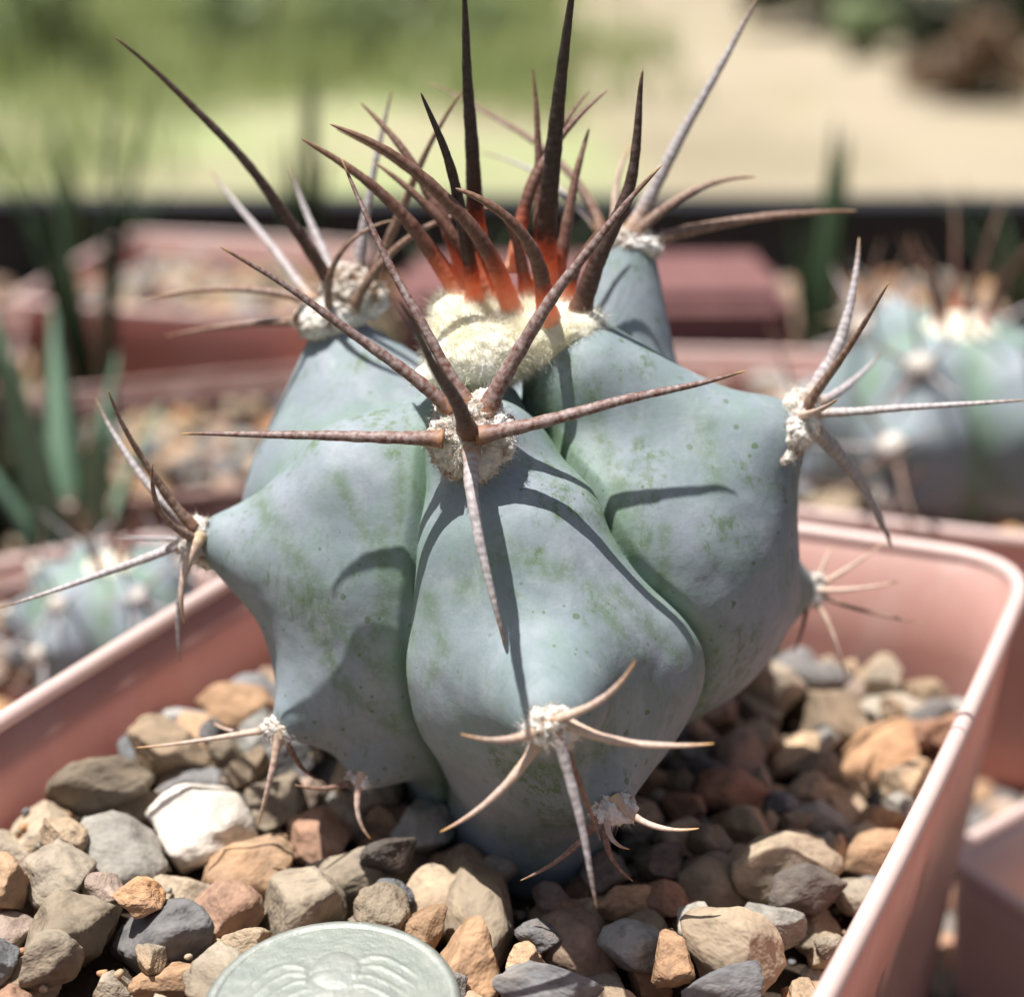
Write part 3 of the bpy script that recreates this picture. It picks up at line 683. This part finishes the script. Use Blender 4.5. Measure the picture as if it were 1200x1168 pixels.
for (px, py, rx, ry, col) in NAMED:
    z = 1.5; t0 = 0
    for _ in range(4):
        c = PZ(px, py, z); dep = c[1] * math.cos(PITCH) + (CAM_H - c[2]) * math.sin(PITCH); kx = dep / 2000
        ax, ay = rx * kx * 1.15, ry * kx * 1.2; az = (ax + ay) * .5 * .78
        g = gsurf(c[0], c[1]); z = min(max(rest_height(c[0], c[1], ax * .75, ay * .75, az), g - 4.5), g + 2.2)
    c = keep_in(PZ(px, py, z), max(ax, ay) * 1.12)
    if math.hypot(c[0] - COIN_C[0], c[1] - COIN_C[1]) < 11: z = min(z, 5.6 - az * .95); c[2] = z
    stone(gravel, c, (ax, ay, az), shade(col), rz=rnd.gauss(0, .25))
    settle(*c, ax, ay, az)
PAL = [TAN, TAN, ORANGE, SLATE, GREY, OLIVE, OLIVE, PINK, BEIGE, RUST]
n_fill = 0
for tries in range(1500):
    if n_fill >= 215: break
    r = rnd.uniform(1.4, 4.0); best = None
    for _ in range(14):
        x, y = rnd.uniform(-84, 76), rnd.uniform(90, 245)
        if not inside((x, y), bed_loop): continue
        i, j = int((y - gy0) / GS), int((x - gx0) / GS)
        if bodyH[i, j] < r * .55 or (y > 196 and abs(x) < 28): continue
        dq = y * math.cos(PITCH) + CAM_H * math.sin(PITCH)
        if abs(x) / dq > .32 or (CAM_H * math.cos(PITCH) - y * math.sin(PITCH)) / dq > .315: continue     # the photo shows nothing of those
        if math.hypot(x - COIN_C[0], y - COIN_C[1]) < 9: continue
        if np.min(np.hypot(*(bed_loop - np.array([x, y])).T)) < r * .95: continue
        z = rest_height(x, y, r * .85, r * .8, r * .7)
        if best is None or z < best[2]: best = (x, y, z)
    if best is None or best[2] > gsurf(best[0], best[1]) + .5: continue
    x, y, z = best; n_fill += 1
    stone(gravel, (x, y, z), (r * 1.12, r * rnd.uniform(.85, 1.05), r * .8), shade(rnd.choice(PAL)))
    settle(x, y, z, r, r * .95, r * .75)

pts = []
for _ in range(9000):
    x, y = rnd.uniform(-84, 76), rnd.uniform(90, 245)
    if not inside((x, y), bed_loop): continue
    i, j = int((y - gy0) / GS), int((x - gx0) / GS); r = rnd.uniform(.2, .62)
    if bodyH[i, j] < 0 or HM[i, j] > gsurf(x, y) - 1.6: continue
    pts.append((x, y, HM[i, j] + r * .2, r))
gravel_stuff('grit', pts, 'fine grit and dust lodged between the stones of the pink pot', (POT_CEN[0], POT_CEN[1], 0))

# ------------------------------------------------------------------ coin
def coin_height(x, y):
    """relief (mm) in coin coordinates, radius 12"""
    r = math.hypot(x, y); h = 0.0
    h += .16 * max(0, 1 - ((r - 11.35) / .42) ** 2) ** .5 if abs(r - 11.35) < .42 else 0
    bead = .0
    dome = 1 - ((x - .6) / 2.3) ** 2 - ((y - 4.6) / 2.6) ** 2
    if dome > 0: h += .24 * dome ** .6
    for sx_ in (-1, 1):
        for i in range(4):                       # swept ridges either side of the boss
            u = sx_ * x - 2.2
            if 0 < u < 6.5 - i * .6:
                f_ = 5.2 - i * 1.35 + 1.1 * math.sin(u * .62 + i * .5) - .05 * u * u
                q = 1 - abs(y - f_) / (.42 + .08 * math.sin(u * 2 + i))
                if q > 0: h += .085 * q ** .7 * min(1, (6.5 - i * .6 - u) * .8)
    body_ = 1 - (x / 6.5) ** 2 - ((y + 1) / 5.5) ** 2
    if body_ > 0: h += .15 * body_ ** .5
    h += .05 * mnoise.noise(Vector((x * .9, y * .9, 2))) + .03 * mnoise.noise(Vector((x * 2.5, y * 2.5, 5)))
    return h
NRR, NAA = 110, 200; V = []; low = []
for i in range(NRR + 1):
    r = 11.85 * i / NRR
    for j in range(NAA):
        a = 2 * math.pi * j / NAA; h = coin_height(r * math.cos(a), r * math.sin(a)); V.append((r * math.cos(a), r * math.sin(a), h)); low.append(1 - min(1, h / .2))
F = [(i * NAA + j, i * NAA + (j + 1) % NAA, (i + 1) * NAA + (j + 1) % NAA, (i + 1) * NAA + j) for i in range(NRR) for j in range(NAA)]
for r, z in ((12.0, -.12), (12.0, -1.4), (11.8, -1.6), (.01, -1.6)):
    b = len(V)
    V += [(r * math.cos(2 * math.pi * j / NAA), r * math.sin(2 * math.pi * j / NAA), z) for j in range(NAA)]; low += [.6] * NAA
    F += [(b - NAA + j, b - NAA + (j + 1) % NAA, b + (j + 1) % NAA, b + j) for j in range(NAA)]
coin = mesh('coin', V, F, M['coin'], attrs={'low': low})
coin.location = Vector(COIN_C * MM); coin.rotation_euler = (.05, -.03, .12)
tag(coin, 'worn silvery-green coin lying on the stones in the pink pot', 'coin')

# ------------------------------------------------------------------ neighbouring pots on the bench
def quad(cx, cy, s, rot):
    c, s_ = math.cos(rot), math.sin(rot); h = s / 2
    return [(cx + c * a - s_ * b, cy + s_ * a + c * b) for a, b in ((h, h), (-h, h), (-h, -h), (h, -h))]
def pot_fill(cen, s, rot, z, label, n=110, r0=3.6):
    pts = []
    for _ in range(n):
        a, b = rnd.uniform(-.45, .45) * s, rnd.uniform(-.45, .45) * s
        pts.append((cen[0] + math.cos(rot) * a - math.sin(rot) * b, cen[1] + math.sin(rot) * a + math.cos(rot) * b, z + rnd.uniform(-2.5, .5), r0 * rnd.uniform(.7, 1.3)))
    return gravel_stuff('gravel', pts, label, (cen[0], cen[1], z - 4))
def small_cactus(cx, cy, z, R, label, seed, nrib=6, tipcol='spine_young', nsp=5):
    r = random.Random(seed); ribs = []; ar = []
    for i in range(nrib):
        a = 2 * math.pi * (i + r.uniform(-.1, .1)) / nrib; u = np.array([math.cos(a), math.sin(a), 0]); cs = np.array([cx, cy, z])
        rib = []
        for (h, rad) in ((.25, .98), (.75, 1.0), (1.12, .62)):
            e = cs + u * R * rad * r.uniform(.95, 1.08) + np.array([0, 0, R * (h + r.uniform(-.1, .1))])
            rib.append((cs + u * R * .3 + np.array([0, 0, R * (.25 + .45 * h)]), e, R * .5, R * .13)); ar.append((e, u + np.array([0, 0, (h - .4) * .9])))
        ribs.append(rib)
    B = Body(ribs, (np.array([cx, cy, z - 3]), np.array([cx, cy, z + R * .6]), R * .5, R * .6), (cx, cy, z + R * .6), kin=R * .25, kout=R * .05)
    V, F, D = B.build(150, 110); d_, gap_ = B.field(V, True)
    root = empty('cactus', (cx, cy, z)); tag(root, label, 'cactus')
    mesh('body', V, F, M['skin'], (cx, cy, z), root, attrs={'crease': np.clip(1 - gap_ / (R * .1), 0, 1)})
    for e, u in ar:
        u = u / np.linalg.norm(u)
        aw = wool('areole', [(e + u * R * .08, R * .1)], M['wool_grey'], root, e, 40, .6, r.randint(0, 999), 3)
        side = np.cross(u, [0, 0, 1.0]); side /= np.linalg.norm(side) + 1e-9; up = np.cross(side, u)
        for q in range(nsp):
            an = 2 * math.pi * q / nsp + r.uniform(-.3, .3); dr = u * r.uniform(.5, .9) + (side * math.cos(an) + up * math.sin(an)); dr /= np.linalg.norm(dr)
            L = R * r.uniform(.5, .75); SEED[0] += 1
            spine(aw, [e, e + dr * L * .55 + u * L * .06, e + dr * L], R * .05, M[r.choice(['spine_grey', 'spine_rust'])], SEED[0], NR=22, NS=6)
    cwl = wool('crown_wool', [(np.array([cx, cy, z + R * 1.15]), (R * .3, R * .3, R * .2))], M['wool_cream'], root, (cx, cy, z + R * 1.1), 200, 1, seed)
    for q in range(8):
        an = 2 * math.pi * q / 8 + r.uniform(-.2, .2); SEED[0] += 1
        b = np.array([cx + math.cos(an) * R * .14, cy + math.sin(an) * R * .14, z + R * 1.2]); L = R * r.uniform(.6, .9)
        spine(cwl, [b, b + np.array([math.cos(an) * .2, math.sin(an) * .2, .55]) * L, b + np.array([math.cos(an) * .5, math.sin(an) * .5, 1]) * L], R * .07, M[tipcol], SEED[0], NR=26, NS=6)
    return root
# right neighbour: pale cactus with reddish young spines
make_pot(quad(88, 312, 78, -.3), -8, GZ, 'square pink plastic pot holding the pale cactus with reddish crown spines', M['plastic'], rad=9)
pot_fill((88, 312), 70, -.3, -14, 'gravel round the pale cactus with reddish crown spines')
small_cactus(84, 308, -16, 27, 'pale blue-green cactus with reddish crown spines in a neighbouring pot', 5)
# left neighbour: low green cactus behind the rim
make_pot(quad(-84, 262, 74, .45), -24, GZ, 'low square pink plastic pot holding a small green cactus', M['plastic'], rad=9)
pot_fill((-84, 262), 66, .45, -30, 'gravel round the small green cactus in the low pink pot')
small_cactus(-68, 262, -31, 17, 'small green cactus in a low pink pot beside the main pot', 9)
# rows of pots behind
spec = [((48, 384), 78, -.05, -22, 'plastic', 'pink square pot with a sunlit rim, standing before the maroon brick'),
        ((-72, 380), 80, .3, -28, 'plastic_old', 'dusky red square pot of bare gravel, in front of a pinkish pot'),
        ((-92, 494), 84, -.22, -20, 'plastic', 'pinkish square pot with bare gravel by the black tray wall'),
        ((-168, 420), 80, .2, -22, 'plastic_old', 'dusky red square pot with a clump of pale strap leaves')]
fills = ['gravel in the pink pot with a sunlit rim', 'bare gravel in the dusky red pot', 'bare gravel in the pinkish pot by the black tray wall', 'gravel round the pale strap leaves']
for (c, s, ro, zt, m, lab), fl in zip(spec, fills):
    make_pot(quad(*c, s, ro), zt, GZ, lab, M[m], rad=9); pot_fill(c, s - 8, ro, zt - 7, fl)
# low pink pot at right, its corner close to the main pot
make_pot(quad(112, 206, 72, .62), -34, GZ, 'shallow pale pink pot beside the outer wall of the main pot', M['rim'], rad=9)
pot_fill((112, 206), 62, .62, -41, 'gravel in the shallow pale pink pot')

# blades
def blade_plant(cx, cy, z, n, H, width, label, mat, seed, lean=.35, dirs=None, group=None):
    r = random.Random(seed); root = empty('strap_leaf_plant', (cx, cy, z)); tag(root, label, 'plant', group)
    for i in range(n):
        a = dirs[i] if dirs else r.uniform(0, 6.28); h = H * r.uniform(.65, 1.0); le = lean * r.uniform(.3, 1.2); V = []; F = []
        u = np.array([math.cos(a), math.sin(a), 0]); s_ = np.array([-math.sin(a), math.cos(a), 0]); wd = width * r.uniform(.7, 1.1)
        for j in range(14):
            t = j / 13; c = np.array([cx, cy, z - 2.0]) + u * (2 + h * le * t ** 1.8) + np.array([0, 0, h * t * (1 - .12 * t * le)]); ww = wd * (1 - t ** 2.2) * .5 + .1
            V += [c - s_ * ww + u * ww * .35, c - u * .5, c + s_ * ww + u * ww * .35, c - u * (.5 + ww * .25)]
        for j in range(13):
            for q in range(4): F.append((j * 4 + q, j * 4 + (q + 1) % 4, (j + 1) * 4 + (q + 1) % 4, (j + 1) * 4 + q))
        F += [(0, 1, 2, 3), (52, 55, 54, 53)]
        mesh('leaf', V, F, mat, (cx, cy, z), root)
    return root
blade_plant(-93, 330, GZ, 7, 92, 12, 'clump of broad pale green strap leaves rising from the bench gravel', M['blade'], 3, .3, [1.0, 2.4, .2, 3.4, 4.4, 5.4, 1.8])
blade_plant(-168, 420, -30, 9, 95, 9, 'clump of pale strap leaves growing in a dusky red pot', M['blade'], 8, .45)
blade_plant(-113, 440, GZ, 8, 110, 7, 'dark green narrow-leaved clump between the dusky red pots', M['blade_dark'], 12, .25)
blade_plant(-70, 560, GZ, 7, 100, 8, 'upright dark narrow-leaved plant before the black tray wall', M['blade_dark'], 15, .12)
blade_plant(-140, 560, GZ, 8, 80, 7, 'short dark narrow-leaved clump before the black tray wall', M['blade_dark'], 17, .5)
blade_plant(88, 470, GZ, 7, 100, 9, 'dark strap-leaved plant beside the maroon brick', M['blade_dark'], 21, .12)
blade_plant(160, 500, GZ, 14, 80, 8, 'low dark leafy clump before the black tray wall', M['blade_dark'], 23, .6)

blade_plant(-190, 330, GZ, 12, 60, 9, 'low pale rosette of strap leaves on the bench beside the small green cactus', M['blade'], 31, .9)
blade_plant(-20, 470, GZ, 12, 75, 6, 'dark tufted plant between the brick and the pinkish pot', M['blade_dark'], 33, .7)
blade_plant(-128, 380, GZ, 12, 62, 6, 'dark tufted plant against the side of the dusky red pot of bare gravel', M['blade_dark'], 35, .8)
blade_plant(120, 400, GZ, 14, 60, 8, 'dark tufted plant behind the pale cactus with reddish crown spines', M['blade_dark'], 37, .8)

# black tray wall at the back of the bench
def box(name, x0, x1, y0, y1, z0, z1, m, org, parent=None):
    V = [(x, y, z) for z in (z0, z1) for y in (y0, y1) for x in (x0, x1)]
    return mesh(name, V, [(0, 2, 3, 1), (4, 5, 7, 6), (0, 1, 5, 4), (2, 6, 7, 3), (0, 4, 6, 2), (1, 3, 7, 5)], m, org, parent, smooth=False)
tr = empty('tray_wall', (0, 632, GZ)); tag(tr, 'black plastic tray wall along the far edge of the bench', 'tray wall')
box('wall_panel', -880, 880, 628, 634, GZ - 3, -36, M['black'], (0, 632, GZ), tr)
box('top_rail', -880, 880, 624, 640, -36, -30, M['black'], (0, 632, -33), tr)

# maroon brick behind the sunlit pot
k = NT('maroon_brick'); v = k.obj()
M['brick'] = k.finish(k.mix(k.noise(120, 5, .65, v), (.12, .055, .055), (.21, .11, .105)), .9, k.bump(k.noise(500, 4, .7, v), .6, .001), .15)
bm = bmesh.new(); bmesh.ops.create_cube(bm, size=1)
bmesh.ops.scale(bm, vec=(.104, .05, .052), verts=bm.verts); bmesh.ops.bevel(bm, geom=bm.edges[:], offset=.004, segments=3, affect='EDGES')
me = bpy.data.meshes.new('brick'); bm.to_mesh(me); bm.free(); me.materials.append(M['brick'])
br = put(bpy.data.objects.new('brick', me), (22, 456, -37)); br.rotation_euler = (0, 0, .03); tag(br, 'maroon brick lying behind the pink pot with a sunlit rim', 'brick')

# loose gravel on the bench: nearest stones one by one, the rest as a mass
def free(x, y):
    if inside((x, y), POT_L): return False
    for (c, s) in [((88, 312), 78), ((-84, 262), 74), ((112, 206), 72)] + [(q[0], q[1]) for q in spec] + [((22, 456), 100)]:
        if math.hypot(x - c[0], y - c[1]) < s * .55: return False
    return True
near = []; far = []
for _ in range(5200):
    x, y = rnd.uniform(-330, 330), rnd.uniform(90, 622)
    if abs(x) > 60 + y * .42 or not free(x, y): continue
    (near if (x > 55 and y < 300 and x < 130 and len(near) < 130) else far).append((x, y, GZ + rnd.uniform(-1, 3), rnd.uniform(3.5, 6.5)))
for x, y, z, r in near: stone(bench, (x, y, z), (r, r * .9, r * .75), shade(rnd.choice(PAL)))
gravel_stuff('bench_gravel', far, 'loose tan and grey gravel spread over the bench between the pots', (0, 300, GZ))

# ------------------------------------------------------------------ far yard: grass and shrubs
V = []; F = []
for _ in range(15000):
    x = rnd.uniform(-2600, 700); y = rnd.uniform(4200, 9800)
    dens = mnoise.noise(Vector((x * .0011, y * .0011, 3))) + .35 * (y > 5900) - .3 * (y < 5600) - (.9 if x > 250 else 0) - .15
    if dens < rnd.uniform(-.35, .25): continue
    h = rnd.uniform(60, 170) * (1.5 if y > 6200 else .8); a = rnd.uniform(0, 6.3); l = rnd.uniform(.1, .6) * h; wd = rnd.uniform(5, 10); b = len(V)
    u = (math.cos(a), math.sin(a)); s_ = (-u[1] * wd, u[0] * wd)
    V += [(x - s_[0], y - s_[1], -905), (x + s_[0], y + s_[1], -905), (x + u[0] * l * .4 + s_[0] * .7, y + u[1] * l * .4 + s_[1] * .7, -900 + h * .6), (x + u[0] * l * .4 - s_[0] * .7, y + u[1] * l * .4 - s_[1] * .7, -900 + h * .6), (x + u[0] * l, y + u[1] * l, -900 + h)]
    F += [(b, b + 1, b + 2, b + 3), (b + 3, b + 2, b + 4)]
tag(mesh('grass', V, F, M['grass'], (0, 6000, -900)), 'green grass tufts growing over the dry yard', 'grass', kind='stuff')
def shrub(x, y, rx, h, label, mat, n, seed, cat='shrub', leaf_s=45):
    r = random.Random(seed); root = empty('shrub', (x, y, -900)); tag(root, label, cat)
    V = []; F = []
    for i in range(5):
        a = r.uniform(0, 6.3); b = len(V); top = np.array([x + math.cos(a) * rx * .5, y + math.sin(a) * rx * .5, -900 + h * .7]); bot = np.array([x, y, -905.])
        for q, (c, w_) in enumerate(((bot, 22), ((bot + top) / 2 + [r.gauss(0, 30), r.gauss(0, 30), 0], 14), (top, 6))):
            for j in range(6): V.append(np.array(c) + [w_ * math.cos(j * 1.047), w_ * math.sin(j * 1.047), 0])
        for q in range(2):
            for j in range(6): F.append((b + q * 6 + j, b + q * 6 + (j + 1) % 6, b + q * 6 + 6 + (j + 1) % 6, b + q * 6 + 6 + j))
    mesh('trunk', V, F, M['bark'], (x, y, -900), root)
    cl = [(np.array([r.gauss(0, .5) * rx, r.gauss(0, .5) * rx, h * r.uniform(.15, .9)]), rx * r.uniform(.25, .5)) for _ in range(16)]
    V = []; F = []
    for _ in range(n):
        c, cr_ = r.choice(cl); d_ = np.array([r.gauss(0, 1), r.gauss(0, 1), r.gauss(0, 1)]); d_ /= np.linalg.norm(d_); p = np.array([x, y, -900]) + c + d_ * cr_ * r.uniform(.5, 1)
        if p[2] < -890: continue
        u = np.array([r.gauss(0, 1), r.gauss(0, 1), r.gauss(0, .6)]); u /= np.linalg.norm(u); s_ = np.cross(u, d_ + [.01, 0, 0]); s_ /= np.linalg.norm(s_) + 1e-9; L = leaf_s * r.uniform(.6, 1.3); b = len(V)
        V += [p, p + u * L * .5 + s_ * L * .25, p + u * L, p + u * L * .5 - s_ * L * .25]; F.append((b, b + 1, b + 2, b + 3))
    mesh('crown', V, F, mat, (x, y, -900), root, smooth=False)
shrub(-1750, 6700, 420, 900, 'broad green shrub at the far end of the grassy yard', M['leaf_green'], 2300, 1, leaf_s=60)
shrub(-1050, 7000, 380, 800, 'rounded green shrub between the broad shrub and the sparse one', M['leaf_green'], 1900, 2, leaf_s=60)
shrub(-420, 7300, 340, 620, 'sparse green shrub at the edge of the straw-coloured ground', M['leaf_green'], 1300, 3, leaf_s=60)
shrub(1480, 8100, 330, 700, 'dark shaded shrub behind the straw-coloured mound', M['leaf_dark'], 8000, 4, leaf_s=70)
shrub(1980, 7000, 360, 800, 'large dark shaded shrub beside the small bright bush', M['leaf_dark'], 9000, 5, leaf_s=70)
shrub(2350, 6300, 330, 900, 'large dark shaded shrub behind the brown dry bush', M['leaf_dark'], 8000, 6, leaf_s=70)
shrub(1660, 6150, 170, 260, 'brown dry bush in front of the dark shrubs', M['leaf_brown'], 3000, 7)
shrub(1420, 7200, 130, 240, 'small bright green bush in front of the dark shrubs', M['leaf_green'], 1500, 8)
